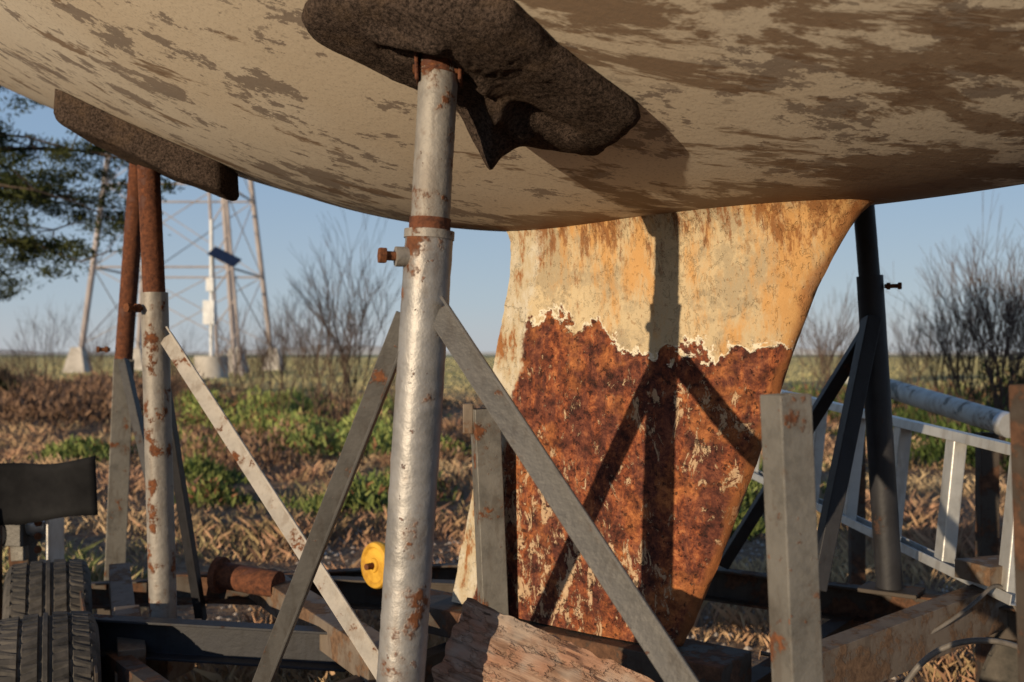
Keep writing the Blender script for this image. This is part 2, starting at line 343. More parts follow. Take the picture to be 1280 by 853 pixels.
# pads -----------------------------------------------------------------
def pad(name,parent,cx,cy,hl,hw,th,rot,flaps=(),ex=3.2,seed=0,poly=None,edge=.45,ep=12,folds=()):
    """carpet-wrapped board lying against the hull underside; shape in world metres"""
    NR,NA=26,160; V=[];F=[]
    cr,sr=math.cos(rot),math.sin(rot)
    if poly:
        pa=sorted([(math.atan2(b-cy,a-cx),math.hypot(a-cx,b-cy),a,b) for a,b in poly])
        A=[p[0] for p in pa]; A=[A[-1]-2*math.pi]+A+[A[0]+2*math.pi]
        PP=[(p[2],p[3]) for p in pa]; PP=[PP[-1]]+PP+[PP[0]]
        def rad(a):
            a=(a+math.pi)%(2*math.pi)-math.pi
            i=max(k for k in range(len(A)-1) if A[k]<=a+1e-9)
            (x1,y1),(x2,y2)=PP[i],PP[i+1]; dx,dy=math.cos(a),math.sin(a)
            den=dx*(y2-y1)-dy*(x2-x1); return ((x1-cx)*(y2-y1)-(y1-cy)*(x2-x1))/den
    def P(r,a,side):
        c,s=math.cos(a),math.sin(a)
        if poly:
            k=sum(rad(a+o) for o in (-.03,-.015,0,.015,.03))/5
            k*=1+0.02*mnoise.noise(Vector((c*5,s*5,seed)))+.010*mnoise.noise(Vector((c*20,s*20,seed)))
            x=cx+k*r*c; y=cy+k*r*s
        else:
            k=(abs(c)**ex+abs(s)**ex)**(-1/ex)
            k*=1+0.04*mnoise.noise(Vector((c*1.7,s*1.7,seed)))+0.012*mnoise.noise(Vector((c*8,s*8,seed)))
            X=hl*k*r*c; Y=hw*k*r*s; x=cx+X*cr-Y*sr; y=cy+X*sr+Y*cr
        u,v=to_local(x,y); top=hz(u,v)-0.002
        t=th*(1+0.15*mnoise.noise(Vector((x*6,y*6,seed+3))))
        for (fx,fy,fs,fa) in flaps: t+=fa*math.exp(-((x-fx)**2+(y-fy)**2)/fs**2)
        for (x1,y1,x2,y2,wd,am) in folds:
            l2=(x2-x1)**2+(y2-y1)**2; q=max(0,min(1,((x-x1)*(x2-x1)+(y-y1)*(y2-y1))/l2)); dd=math.hypot(x-x1-q*(x2-x1),y-y1-q*(y2-y1)); t+=am*math.exp(-(dd/wd)**2)
        t+=0.003*mnoise.noise(Vector((x*22,y*22,1)))+0.002*mnoise.noise(Vector((x*90,y*90,1)))
        e=(1-r**ep)**0.5 if side else 0
        return (x,y,EYE+top-(t*(edge+(1-edge)*e) if side else 0.0))
    rr=[ (i/NR)**0.6 for i in range(1,NR+1)]
    V.append(P(0,0,1))
    for r in rr:
        for k in range(NA): V.append(P(r,2*math.pi*k/NA,1))
    base=len(V)
    for k in range(NA): V.append(P(0.985,2*math.pi*k/NA,0))
    for k in range(NA): F.append((0,1+(k+1)%NA,1+k))
    for i in range(NR-1):
        for k in range(NA):
            a=1+i*NA+k;b=1+i*NA+(k+1)%NA; F.append((a,b,b+NA,a+NA))
    for k in range(NA):
        a=1+(NR-1)*NA+k;b=1+(NR-1)*NA+(k+1)%NA; F.append((a,b,base+(k+1)%NA,base+k))
    o=mk(name,V,F,m_carpet,parent,True)
    return o

# stand A (front) ---------------------------------------------------------
stA=empty('boat_stand')
pipe('outer_pipe',(-.190,1.6,Z(-.70)),(-.1325,1.6,Z(.197)),.0385,m_silver,stA,64,90,.03)
pipe('inner_pipe',(-.134,1.6,Z(.17)),(-.117,1.6,Z(.468)),.0315,m_silver2,stA,64,40,.035)
pipe('rust_band',(-.1325,1.6,Z(.196)),(-.1312,1.6,Z(.218)),.0335,m_rustpipe,stA,48,6,.04)
pipe('rust_cap',(-.1185,1.6,Z(.45)),(-.116,1.6,Z(.474)),.0325,m_rustpipe,stA,32,6,.06)
sweep('collar_lip',circ(.0405,40),(-.1333,1.6,Z(.185)),(-.1325,1.6,Z(.1985)),m_silver2,stA,smooth=True)
bolt('clamp_bolt',(-.168,1.585,Z(.155)),(-1,-.35,.03),.0075,.042,stA,.0135)
sweep('clamp_boss',circ(.016,20),(-.165,1.586,Z(.155)),(-.185,1.579,Z(.155)),m_silver2,stA,smooth=True)
polyA=[(-.34,1.64),(-.34,1.60),(-.30,1.545),(-.22,1.50),(-.1,1.45),(0,1.45),(.074,1.53),(.205,1.640),(.218,1.665),(.165,1.81),(.15,1.825),(.06,1.83),(-.05,1.80),(-.10,1.73),(-.23,1.685)]
pad('carpet_pad',stA,-.06,1.64,0,0,.036,0,[(-.04,1.765,.05,.055),(-.09,1.52,.10,.018)],3.0,1,poly=polyA,
    folds=[(-.05,1.62,.02,1.74,.016,.020),(-.03,1.66,-.04,1.78,.013,.022),(-.21,1.56,-.12,1.52,.018,.016),(.02,1.68,.09,1.72,.018,-.016),(-.2,1.60,-.1,1.57,.012,-.012)])
for dx in (-.034,.034):
    beam('bracket_plate_%d'%(dx>0),(-.117+dx,1.6,Z(.435)),(-.117+dx*1.05,1.6,Z(.50)),.006,.05,m_rustpipe,stA,hint=(0,1,0))
sweep('bracket_pin',circ(.008,12),(-.158,1.59,Z(.455)),(-.076,1.59,Z(.455)),m_bolt,stA,smooth=True)
angle('strut_left',(-.170,1.60,Z(.062)),(-.50,1.853,Z(-.70)),.036,.005,m_angle,stA,hint=(0,-1,0))
angle('strut_right',(-.118,1.572,Z(.070)),(.405,1.21,Z(-.70)),.040,.005,m_angle,stA,hint=(0,-1,0))
beam('foot_plate',(-.27,1.66,Z(-.705)),(-.11,1.54,Z(-.705)),.10,.012,m_frame2,stA)
# stand B
stB=empty('boat_stand')
pipe('outer_pipe',(-.996,2.85,Z(-.84)),(-1.024,2.85,Z(.176)),.038,m_silver2,stB,40,50)
uB,vB=to_local(-1.04,2.85)
pipe('inner_pipe',(-1.024,2.85,Z(.17)),(-1.042,2.85,Z(hz(uB,vB)-.05)),.031,m_rustpipe,stB,40,30)
bolt('clamp_bolt',(-1.05,2.82,Z(.13)),(-.6,-1,0),.007,.05,stB,.014)
pad('carpet_pad',stB,-1.02,2.80,.235,.115,.085,math.radians(3),[],6,5,edge=.75,ep=18)
angle('strut_right',(-.985,2.83,Z(.05)),(-.26,2.27,Z(-.78)),.042,.005,m_angle_l,stB,hint=(0,-1,.4))
angle('strut_left',(-1.03,2.90,Z(.0)),(-1.0,3.2,Z(-.85)),.04,.005,m_dark,stB,hint=(0,-1,0))
beam('foot_block',(-1.06,2.84,Z(-.87)),(-.93,2.80,Z(-.87)),.12,.07,m_frame2,stB)
sweep('foot_socket',circ(.05,24),(-.996,2.85,Z(-.85)),(-.997,2.85,Z(-.76)),m_dark,stB,smooth=True)
# stand C
stC=empty('boat_stand')
uC,vC=to_local(.985,2.8)
pipe('outer_pipe',(1.062,2.8,Z(-.66)),(1.006,2.8,Z(.22)),.036,m_dark,stC,40,40)
pipe('inner_pipe',(1.006,2.8,Z(.21)),(.985,2.8,Z(hz(uC,vC)-.03)),.029,m_dark,stC,40,20)
bolt('clamp_bolt',(1.04,2.78,Z(.19)),(1,-.3,0),.006,.045,stC,.011)
pad('carpet_pad',stC,.985,2.83,.2,.12,.04,0,[],4,9)
beam('strut_left',(1.0,2.77,Z(.10)),(.80,2.62,Z(-.62)),.04,.055,m_dark,stC,hint=(0,-1,0))
beam('strut_far',(1.02,2.83,Z(.08)),(.66,3.12,Z(-.66)),.036,.036,m_dark,stC,hint=(0,-1,0))
beam('foot_plate',(1.0,2.84,Z(-.662)),(1.13,2.75,Z(-.662)),.11,.012,m_frame,stC)
# stand D
stD=empty('boat_stand')
uD,vD=to_local(-1.56,4.2)
beam('outer_square_tube',(-1.68,4.2,Z(-1.04)),(-1.637,4.2,Z(-.02)),.082,.082,m_sq,stD,hint=(.4,-1,0))
pipe('inner_pipe',(-1.64,4.2,Z(-.04)),(-1.56,4.2,Z(hz(uD,vD)-.03)),.036,m_rustpipe,stD,32,20)
pad('carpet_pad',stD,-1.56,4.2,.22,.12,.05,0,[],4,12)
angle('strut_right',(-1.62,4.15,Z(-.03)),(-1.33,3.95,Z(-.95)),.05,.005,m_dark,stD,hint=(0,-1,0))
bolt('clamp_bolt',(-1.68,4.16,Z(.02)),(-1,-.3,0),.008,.05,stD,.015)
beam('foot_leg',(-1.68,4.2,Z(-1.03)),(-1.68,4.2,0.0),.10,.10,m_frame,stD,hint=(0,1,0))
beam('foot_plate',(-1.82,4.2,.012),(-1.54,4.2,.012),.2,.012,m_frame,stD)

# ------------------------------------------------------------------ boat trailer
tr=empty('boat_trailer')
def bw(u,v,h): return to_world(u,v,h)
channel('side_rail_far',bw(-1.7,-.90,-.70),bw(.9,-.88,-.73),.05,.10,m_frame,tr,flip=True)
channel('side_rail_near',bw(-1.7,.84,-.765),bw(.75,.84,-.765),.05,.10,m_frame,tr)
channel('taper_rail_far',bw(.86,-.88,-.74),bw(2.9,-.1,-.98),.05,.10,m_frame,tr,flip=True)
channel('taper_rail_near',bw(.72,.84,-.775),bw(2.9,.1,-.98),.05,.10,m_frame,tr)
channel('cross_beam_fore',bw(-.75,-.9,-.77),bw(-.75,.84,-.82),.05,.09,m_frame,tr)
channel('cross_beam_mid',bw(-.02,-.9,-.80),bw(-.02,.84,-.82),.05,.09,m_frame,tr)
channel('cross_beam_aft',bw(.72,-.86,-.80),bw(.72,.84,-.82),.05,.09,m_frame,tr)
channel('outrigger_beam',(.60,2.12,Z(-.72)),(1.50,2.78,Z(-.655)),.06,.12,m_frame2,tr,flip=True)
beam('outrigger_stub',(1.20,2.60,Z(-.57)),(1.37,2.66,Z(-.57)),.12,.05,m_frame2,tr)
channel('cross_member_dark',(-1.22,2.72,Z(-.755)),(-.42,2.60,Z(-.765)),.05,.10,m_dark,tr)
channel('cross_member_rear',(-1.15,3.25,Z(-.75)),(.25,3.05,Z(-.75)),.05,.09,m_frame,tr)
beam('skid_beam',(-.80,3.18,Z(-.73)),(-.30,2.35,Z(-.735)),.085,.085,m_frame2,tr)
pipe('roller_pipe',(-.90,3.05,Z(-.675)),(-.70,2.98,Z(-.69)),.04,m_rustpipe,tr,24,6)
sweep('roller_flange',circ(.055,24),(-.905,3.05,Z(-.675)),(-.885,3.045,Z(-.676)),m_rustpipe,tr,smooth=True)
beam('keel_bed',bw(-.05,0,-.70),bw(.95,0,-.70),.16,.07,m_frame,tr)
beam('bed_post_a',bw(-.02,0,-.73),bw(-.02,0,-.80),.1,.1,m_frame,tr)
hollow_sq('guide_post',(.385,1.30,Z(-.72)),(.357,1.30,Z(-.052)),.048,m_sq,tr,hint=(.35,-1,0))
hollow_sq('guide_post_b',(.66,1.20,Z(-.72)),(.637,1.2,Z(-.036)),.050,m_frame,tr,hint=(.35,-1,0))
hollow_sq('guide_post_c',(-.042,2.48,Z(-.75)),(-.068,2.48,Z(-.135)),.064,m_sq,tr,hint=(.25,-1,0))
beam('guide_post_c_lug',(-.096,2.48,Z(-.16)),(-.122,2.48,Z(-.16)),.03,.075,m_frame2,tr,hint=(0,0,1))
angle('left_foot_rail',(-1.36,3.05,Z(-.80)),(-1.02,2.35,Z(-.83)),.08,.007,m_frame,tr)
beam('left_side_bar',(-1.42,3.6,Z(-.80)),(-.98,2.55,Z(-.86)),.07,.09,m_frame2,tr)
beam('left_step_box',(-1.13,2.92,Z(-.78)),(-1.0,2.62,Z(-.82)),.07,.09,m_frame2,tr)
beam('left_cross_low',(-1.0,2.6,Z(-.93)),(.1,2.45,Z(-.93)),.06,.08,m_frame,tr)
def wheel(name,c,roll,R,W,parent=None):
    e=empty(name); c=Vector(c); r=Vector(roll).normalized(); up=Vector((0,0,1)); ax=r.cross(up).normalized()
    prof=[(-.46,.56),(-.5,.72),(-.5,.86),(-.46,.945),(-.42,.975)]
    g=[-.40,-.25,-.24,-.215,-.205,-.07,-.06,-.03,-.02]; dep=[1,1,0,0,1,1,0,0,1]
    g=g+[-q for q in reversed(g)]; dep=dep+list(reversed(dep))
    P=prof+[(q,(1-.02*(abs(q)/.4)**2) - (0 if d else .028)) for q,d in zip(g,dep)]+[(-a,b) for a,b in reversed(prof)]
    NS=240; V=[];F=[];m=len(P)
    for i in range(NS):
        th=2*math.pi*i/NS
        for j,(a,b) in enumerate(P):
            k=b
            if b>.965 and abs(a)>.06 and (i+int(j*1.5))%6==0: k-=.02
            t2=th+0.02*math.sin(a*22)
            V.append(c+ax*(a*W)+(r*math.cos(t2)+up*math.sin(t2))*(k*R))
    for i in range(NS):
        for j in range(m-1):
            i2=(i+1)%NS; F.append((i*m+j,i*m+j+1,i2*m+j+1,i2*m+j))
    mk('tyre',V,F,m_rubber,e,False)
    sweep('rim',circ(R*.58,40),c-ax*W*.36,c+ax*W*.36,m_frame2,e,smooth=True)
    sweep('hub',circ(R*.2,24),c-ax*W*.5,c+ax*W*.5,m_rustpipe,e,smooth=True)
    return e
roll=(.42,-.91,0)
wheel('trailer_wheel',(-1.50,3.22,.315),roll,.315,.25)
wheel('trailer_wheel',(-1.195,2.55,.315),roll,.315,.25)
wheel('trailer_wheel',tuple(bw(-.6,-1.15,0).xy)+(.31,),(ca,sa,0),.31,.2)
pipe('axle_a',(-1.55,3.2,.31),(-.6,3.65,.31),.03,m_frame,tr,16,2); pipe('axle_b',(-1.25,2.55,.31),(-.3,3.0,.31),.03,m_frame,tr,16,2)
for i,(u,v) in enumerate([(-1.5,.84),(-1.5,-.9),(.7,-.87),(.7,.84),(2.7,.12)]):
    p=bw(u,v,-.8); beam('jack_leg_%d'%i,(p.x,p.y,0),(p.x,p.y,p.z+.02),.07,.07,m_frame,tr,hint=(0,1,0))
yr=empty('yellow_roller')
def disc(parent,c,ax,R,W,mat,name):
    c=Vector(c);d=Vector(ax).normalized(); s=d.cross(Vector((0,0,1))).normalized();u=s.cross(d)
    pr=[(-.5,.25),(-.5,.8),(-.42,.95),(-.25,1),(.25,1),(.42,.95),(.5,.8),(.34,.72),(.34,.32),(.5,.28),(.5,0.02)]
    V=[];F=[];N=48;m=len(pr)
    for i in range(N):
        t=2*math.pi*i/N
        for a,b in pr: V.append(c+d*a*W+(s*math.cos(t)+u*math.sin(t))*b*R)
    for i in range(N):
        for j in range(m-1):
            k=(i+1)%N;F.append((i*m+j,i*m+j+1,k*m+j+1,k*m+j))
    mk(name,V,F,mat,parent,True,autos=35)
disc(yr,(-.405,3.0,Z(-.635)),(-.75,-.7,0.05),.070,.035,m_yellow,'roller_disc')
pipe('roller_axle',(-.435,2.97,Z(-.635)),(-.33,3.09,Z(-.635)),.010,m_bolt,yr,12,2)
beam('roller_fork',(-.38,3.05,Z(-.635)),(-.38,3.07,Z(-.75)),.03,.012,m_frame2,yr,hint=(0,1,0))
# timber ----------------------------------------------------------------
tm=empty('timber_block')
def timber(name,o,l,d,th,parent):
    o=Vector(o);l=Vector(l);d=Vector(d); nrm=l.cross(d).normalized(); d=nrm.cross(l).normalized()*d.length
    V=[];F=[];NX,NY=90,60
    for s in (0,1):
        for i in range(NX+1):
            for j in range(NY+1):
                a,b=i/NX,j/NY
                e=0.004*mnoise.noise(Vector((a*7,b*5,s*3)))+0.0035*mnoise.noise(Vector((a*3,b*38,s*3+9)))
                fl=mnoise.noise(Vector((a*4,b*8,s+20)))+.3*mnoise.noise(Vector((a*6,b*45,s+20))); e-=0.006*max(0,min(1,(fl-.03)/.10))*(-1)
                ea=0.012*mnoise.noise(Vector((b*12,s,4)))*(1 if i in(0,NX) else 0); eb=0.006*mnoise.noise(Vector((a*14,s,7)))*(1 if j in(0,NY) else 0)
                V.append(Vector(((a)*l.length+ea,b*d.length+eb,(0 if s==0 else -th)+e)))
    K=(NX+1)*(NY+1); q=lambda s,i,j:s*K+i*(NY+1)+j
    for i in range(NX):
        for j in range(NY):
            F.append((q(0,i,j),q(0,i+1,j),q(0,i+1,j+1),q(0,i,j+1))); F.append((q(1,i,j),q(1,i,j+1),q(1,i+1,j+1),q(1,i+1,j)))
    for i in range(NX):
        F.append((q(0,i,0),q(1,i,0),q(1,i+1,0),q(0,i+1,0))); F.append((q(0,i,NY),q(0,i+1,NY),q(1,i+1,NY),q(1,i,NY)))
    for j in range(NY):
        F.append((q(0,0,j),q(0,0,j+1),q(1,0,j+1),q(1,0,j))); F.append((q(0,NX,j),q(1,NX,j),q(1,NX,j+1),q(0,NX,j+1)))
    ob=mk(name,V,F,m_wood,parent,True,autos=50)
    M=Matrix((l.normalized(),d.normalized(),nrm)).transposed().to_4x4(); M.translation=o; ob.matrix_basis=M
    return ob
timber('plank',(-.078,1.74,Z(-.425)),(.335,-.05,-.135),(-.16,-.07,-.23),-.05,tm)
timber('block_under',(-.16,1.80,Z(-.64)),(.5,-.06,-.06),(-.02,-.2,-.04),-.08,tm)

# ladder ------------------------------------------------------------------
ld=empty('aluminium_ladder')
tA,tB=Vector((1.06,4.35,Z(-.13))),Vector((1.32,2.50,Z(-.24)))
bA,bB=Vector((1.02,4.35,Z(-.52))),Vector((1.28,2.50,Z(-.635)))
channel('rail_top',tA,tB,.028,.068,m_alu,ld,t=.004,hint=(-1,0,.15)); channel('rail_bottom',bA,bB,.028,.068,m_alu,ld,t=.004,flip=True,hint=(-1,0,.15))
for i in range(7):
    f=0.04+i*.155; p=tA.lerp(tB,f);q=bA.lerp(bB,f); beam('rung_%d'%i,q,p,.055,.04,m_alu,ld,hint=(-1,0,0),bevel=.004)
ms=empty('mast_tube')
pipe('tube',(1.66,5.0,Z(-.10)),(1.80,3.62,Z(-.255)),.044,m_mast,ms,32,30)
sweep('end_cap',circ(.046,24),(1.795,3.64,Z(-.253)),(1.802,3.60,Z(-.258)),m_alu,ms,smooth=True)
beam('trestle_leg_a',(1.79,3.75,0),(1.79,3.75,Z(-.295)),.07,.05,m_frame,ms,hint=(0,1,0)); beam('trestle_leg_b',(1.68,4.85,0),(1.68,4.85,Z(-.17)),.07,.05,m_frame,ms,hint=(0,1,0))
curve_tube('electric_cable',[(.80,2.05,Z(-.70)),(.83,2.02,Z(-.60)),(.95,2.0,Z(-.56)),(1.05,2.0,Z(-.60)),(1.15,2.02,Z(-.66)),(1.25,2.05,Z(-.64)),(1.35,2.1,Z(-.68))],.006,m_cable)
curve_tube('electric_cable',[(.60,2.4,Z(-.72)),(.8,2.38,Z(-.76)),(1.0,2.42,Z(-.70)),(1.2,2.5,Z(-.60)),(1.25,2.56,Z(-.57)),(1.3,2.56,Z(-.66))],.005,m_cable)
bs=[];F=[]
for i in range(21):
    for j in range(9):
        a,b=i/20,j/8
        bs.append((-1.78+.45*a,3.2+.03*math.sin(a*5)+.02*b,Z(-.375+.045*a-.19*b+.008*math.sin(a*7+b*2))))
for i in range(20):
    for j in range(8): F.append((i*9+j,i*9+j+1,i*9+10+j,i*9+9+j))
o=mk('rubber_mudflap',bs,F,m_blacksheet,None,True); sd=o.modifiers.new('s','SOLIDIFY'); sd.thickness=.008
beam('mudflap_bracket',(-1.70,3.25,Z(-.50)),(-1.70,3.25,0),.05,.05,m_frame,o,hint=(0,1,0))
wn=empty('trailer_winch')
beam('winch_body',(-1.80,3.45,Z(-.61)),(-1.64,3.43,Z(-.61)),.15,.08,m_angle,wn)
pipe('winch_drum',(-1.82,3.42,Z(-.585)),(-1.58,3.40,Z(-.585)),.035,m_alu,wn,24,3)
beam('winch_plate',(-1.57,3.42,Z(-.545)),(-1.57,3.42,Z(-.72)),.012,.12,m_alu,wn,hint=(0,1,0))
beam('winch_plate_b',(-1.68,3.38,Z(-.55)),(-1.67,3.38,Z(-.70)),.05,.03,m_sq,wn,hint=(0,1,0))
for k in range(3): bolt('winch_bolt_%d'%k,(-1.61,3.38,Z(-.57-.045*k)),(.5,-1,0),.007,.02,wn,.013)
sweep('winch_gear',circ(.05,20),(-1.76,3.36,Z(-.61)),(-1.75,3.34,Z(-.61)),m_dark,wn,bevel=.002)
beam('winch_post',(-1.72,3.5,Z(-.66)),(-1.72,3.55,0),.07,.07,m_frame,wn,hint=(0,1,0))

# ------------------------------------------------------------------ ground
k=np.linspace(-1,1,181); gx=np.sign(k)*(np.sinh(np.abs(k)*8.6)/np.sinh(8.6))*3500
GX,GY=np.meshgrid(gx,gx+6,indexing='ij')
def gh(x,y):
    r=math.hypot(x,y-4)
    a=0.06*min(1,max(0,(r-3)/6))
    return a*mnoise.noise(Vector((x*.35,y*.35,0)))*max(0,1-r/90)+0.012*mnoise.noise(Vector((x*2,y*2,3)))*(1 if r<30 else 0)
V=[(float(a),float(b),gh(float(a),float(b))) for a,b in zip(GX.ravel(),GY.ravel())]; N=181
F=[(i*N+j,(i+1)*N+j,(i+1)*N+j+1,i*N+j+1) for i in range(N-1) for j in range(N-1)]
mk('ground',V,F,m_ground,None,True)
def colored(name,V,F,C,mat):
    me=bpy.data.meshes.new(name); me.vertices.add(len(V)); me.vertices.foreach_set('co',np.asarray(V,np.float32).ravel())
    F=np.asarray(F,np.int32); k=F.shape[1]; me.loops.add(F.size); me.loops.foreach_set('vertex_index',F.ravel())
    me.polygons.add(len(F)); me.polygons.foreach_set('loop_start',np.arange(0,F.size,k,dtype=np.int32)); me.polygons.foreach_set('loop_total',np.full(len(F),k,dtype=np.int32))
    me.update(); me.validate(); at=me.color_attributes.new('Col','FLOAT_COLOR','POINT')
    c=np.ones((len(V),4),np.float32); c[:,:3]=C; at.data.foreach_set('color',c.ravel())
    me.materials.append(mat); o=bpy.data.objects.new(name,me); scene.collection.objects.link(o); return o
def pn(x,y,s,o=0): return np.array([mnoise.noise(Vector((a*s,b*s,o))) for a,b in zip(x,y)])
NB=360000
y=3.4*np.exp(rng.random(NB)**1.35*math.log(380/3.4)); x=(rng.random(NB)*2-1)*(0.58*y+1.0)
dens=pn(x,y,.9,2)+.6*pn(x,y,3.1,5)
near=(y<5.6)&(np.abs(x)<3.2)
keep=(dens>-0.30+ .35*rng.random(NB)-.35*(y>20))&~(near&(rng.random(NB)<.5))
x,y,dens=x[keep],y[keep],dens[keep]; NB=len(x)
hgt=(0.02+.085*rng.random(NB)**2.2)*(1+1.3*np.clip(dens,-.5,.8))*(1+np.minimum(y,60)*.010); wid=.0010+.00034*y
ang=rng.random(NB)*math.pi*2; lean=rng.normal(0,.5,(NB,2))*hgt[:,None]
b=np.stack([x,y,np.zeros(NB)-.01],1); sx=np.stack([np.cos(ang),np.sin(ang)*.5,np.zeros(NB)],1)*wid[:,None]
tip=b+np.concatenate([lean,hgt[:,None]],1); mid=b+np.concatenate([lean*.35,hgt[:,None]*.6],1)
V=np.stack([b-sx,b+sx,mid+sx*.7,tip],1).reshape(-1,3); F=np.arange(NB*4).reshape(-1,4)
t1=pn(x,y,.45,9)[:,None]+rng.normal(0,.14,(NB,1)); red=np.array([.40,.23,.145]); straw=np.array([.52,.385,.225]); gr=np.array([.20,.22,.09]); ol=np.array([.48,.44,.22])
f=np.clip(.42+t1*1.3,0,1); C=red*(1-f)+straw*f
q=np.clip((y[:,None]-22)/25,0,.85); C=C*(1-q)+ol*q
g=np.clip((pn(x,y,.3,20)-.05)*3.5,0,1)[:,None]*(rng.random((NB,1))<.5); C=C*(1-g)+gr*g; C*=rng.uniform(.7,1.15,(NB,1))
colored('dry_grass',V,F,np.repeat(C,4,0),m_grass)
r=np.random.default_rng(31); n=2600; P=np.stack([r.uniform(-1.5,2.6,n),r.uniform(2.9,7.5,n),np.zeros(n)],1); s=r.uniform(.006,.022,n)
oct_=np.array([(1,0,0),(0,1,0),(-1,0,0),(0,-1,0),(0,0,.7),(0,0,-.7),(.6,.6,.35),(-.6,.6,.35)]); of=[(0,1,4),(1,2,4),(2,3,4),(3,0,4),(1,0,5),(2,1,5),(3,2,5),(0,3,5)]
V=(P[:,None,:]+oct_[None]*s[:,None,None]*r.uniform(.7,1.3,(n,8,1))).reshape(-1,3); F=[(i*8+a,i*8+b_,i*8+c) for i in range(n) for a,b_,c in of]
mk('gravel',V,F,m_pebble)
def fingers(name,patches,seed,cols=((.12,.17,.05),(.30,.33,.11)),L=(.05,.13),brown=0.0):
    r=np.random.default_rng(seed); P=[];H=[]
    for (px,py,rx,ry,n,hh) in patches:
        a=r.normal(0,.5,(n,2)); P.append(np.stack([px+a[:,0]*rx,py+a[:,1]*ry],1)); H.append(hh*np.exp(-(a**2).sum(1))*r.random(n)**.6*(0.75+.9*pn(P[-1][:,0],P[-1][:,1],1.6,seed)))
    P=np.concatenate(P);H=np.clip(np.concatenate(H),0,9);n=len(P)
    l=r.uniform(L[0],L[1],n)*(1+P[:,1]*.015); d=r.normal(0,.6,(n,3)); d[:,2]=np.abs(d[:,2])+.55; d/=np.linalg.norm(d,axis=1)[:,None]
    s=np.cross(d,r.normal(0,1,(n,3))); s/=np.linalg.norm(s,axis=1)[:,None]; w=(l*.11)[:,None]
    b=np.stack([P[:,0],P[:,1],H],1); V=np.stack([b-s*w,b+s*w,b+d*l[:,None]*.7+s*w*.9,b+d*l[:,None]*.95-s*w*.2],1).reshape(-1,3)
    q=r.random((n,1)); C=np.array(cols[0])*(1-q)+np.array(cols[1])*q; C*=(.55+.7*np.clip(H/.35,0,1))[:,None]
    if brown: k=(r.random((n,1))<brown+.5*np.clip(pn(P[:,0],P[:,1],.9,77)[:,None],-.5,.8)); C=np.where(k,np.array([.30,.15,.085])*r.uniform(.5,1.2,(n,1)),C)
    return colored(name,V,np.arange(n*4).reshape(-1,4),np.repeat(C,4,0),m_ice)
pt=[]
r0=random.Random(3)
for _ in range(32):
    yy=r0.uniform(12,24); xx=r0.uniform(-.34,-.11)*yy; pt.append((xx,yy,r0.uniform(.4,1.0),r0.uniform(.3,.7),700,r0.uniform(.3,.62)))
for xx,yy,rr,hh in [(-3.1,10,.35,.3),(-1.35,8.2,.42,.42),(-.95,8.8,.4,.38),(-2.6,8.6,.25,.2),(1.9,8.3,.4,.3),(2.4,9.4,.5,.3),(1.55,7.2,.3,.25),(-3.6,12.5,.5,.3),(-.9,12.5,.4,.3),(-5.2,12,.5,.3)]:
    pt.append((xx,yy,rr,rr*.8,900,hh))
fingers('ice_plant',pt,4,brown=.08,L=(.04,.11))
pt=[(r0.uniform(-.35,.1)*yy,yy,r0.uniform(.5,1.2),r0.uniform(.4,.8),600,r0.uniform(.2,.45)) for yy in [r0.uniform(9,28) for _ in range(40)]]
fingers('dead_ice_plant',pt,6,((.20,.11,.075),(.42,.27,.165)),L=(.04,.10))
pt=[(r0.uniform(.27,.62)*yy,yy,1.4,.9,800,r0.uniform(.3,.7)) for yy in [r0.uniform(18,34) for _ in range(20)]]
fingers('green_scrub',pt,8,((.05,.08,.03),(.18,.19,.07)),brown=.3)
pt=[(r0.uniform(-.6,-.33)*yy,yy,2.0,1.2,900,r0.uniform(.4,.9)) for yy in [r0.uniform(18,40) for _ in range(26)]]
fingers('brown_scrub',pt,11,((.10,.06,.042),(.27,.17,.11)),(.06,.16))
def shrub(name,x,y,h,n_stems,seed,spread=.35,depth=5,thick=.011):
    r=random.Random(seed); segs=[]
    def grow(p,d,l,rad,k):
        q=p+d*l; segs.append((p,q,rad,rad*.72))
        if k==0: return
        for _ in range(r.choice([2,2,3])):
            nd=(d+Vector((r.gauss(0,.27),r.gauss(0,.27),r.gauss(.12,.16)))).normalized(); grow(q,nd,l*r.uniform(.62,.95),rad*.68,k-1)
    for _ in range(n_stems):
        a=r.uniform(0,6.28); s=r.uniform(0,spread)
        grow(Vector((x+math.cos(a)*s*.5*h*.4,y+math.sin(a)*s*.5*h*.4,-.02)),Vector((math.cos(a)*s,math.sin(a)*s,1)).normalized(),h*r.uniform(.2,.3),thick*h*.5,depth)
    V=[];F=[]
    for p,q,a,b in segs:
        d,s,u=frame(q-p); i=len(V)
        for c,rr in((p,a),(q,b)):
            for k in range(3): V.append(c+s*math.cos(k*2.094)*rr+u*math.sin(k*2.094)*rr)
        for k in range(3): F.append((i+k,i+(k+1)%3,i+3+(k+1)%3,i+3+k))
    return mk(name,V,F,m_twig)
for i,(px,yy,h,ns) in enumerate([(-.165,16,2.9,10),(-.195,15.2,2.5,8),(-.235,18,2.3,9),(-.265,17,2.0,8),(-.335,17,1.6,6),(-.115,19,1.2,5),(.30,15,2.3,8),(.335,17,2.0,7),(.46,12,2.4,10),(.49,11,2.6,11),(.52,12.5,2.8,10),(.40,17,1.9,7),
        (-.47,20,2.0,7),(-.50,22,1.6,7),(-.42,26,2.0,6),(.44,14,2.0,7)]):
    shrub('bare_shrub',px*yy,yy,h,ns,40+i)
pt=[(.49*11.5,11.5,1.0,.8,2800,.9),(.53*12.3,12.3,1.3,.8,2800,1.15),(.42*15,15,1.2,.7,1400,.55),(.33*20,20,1.6,.8,1500,.6)]
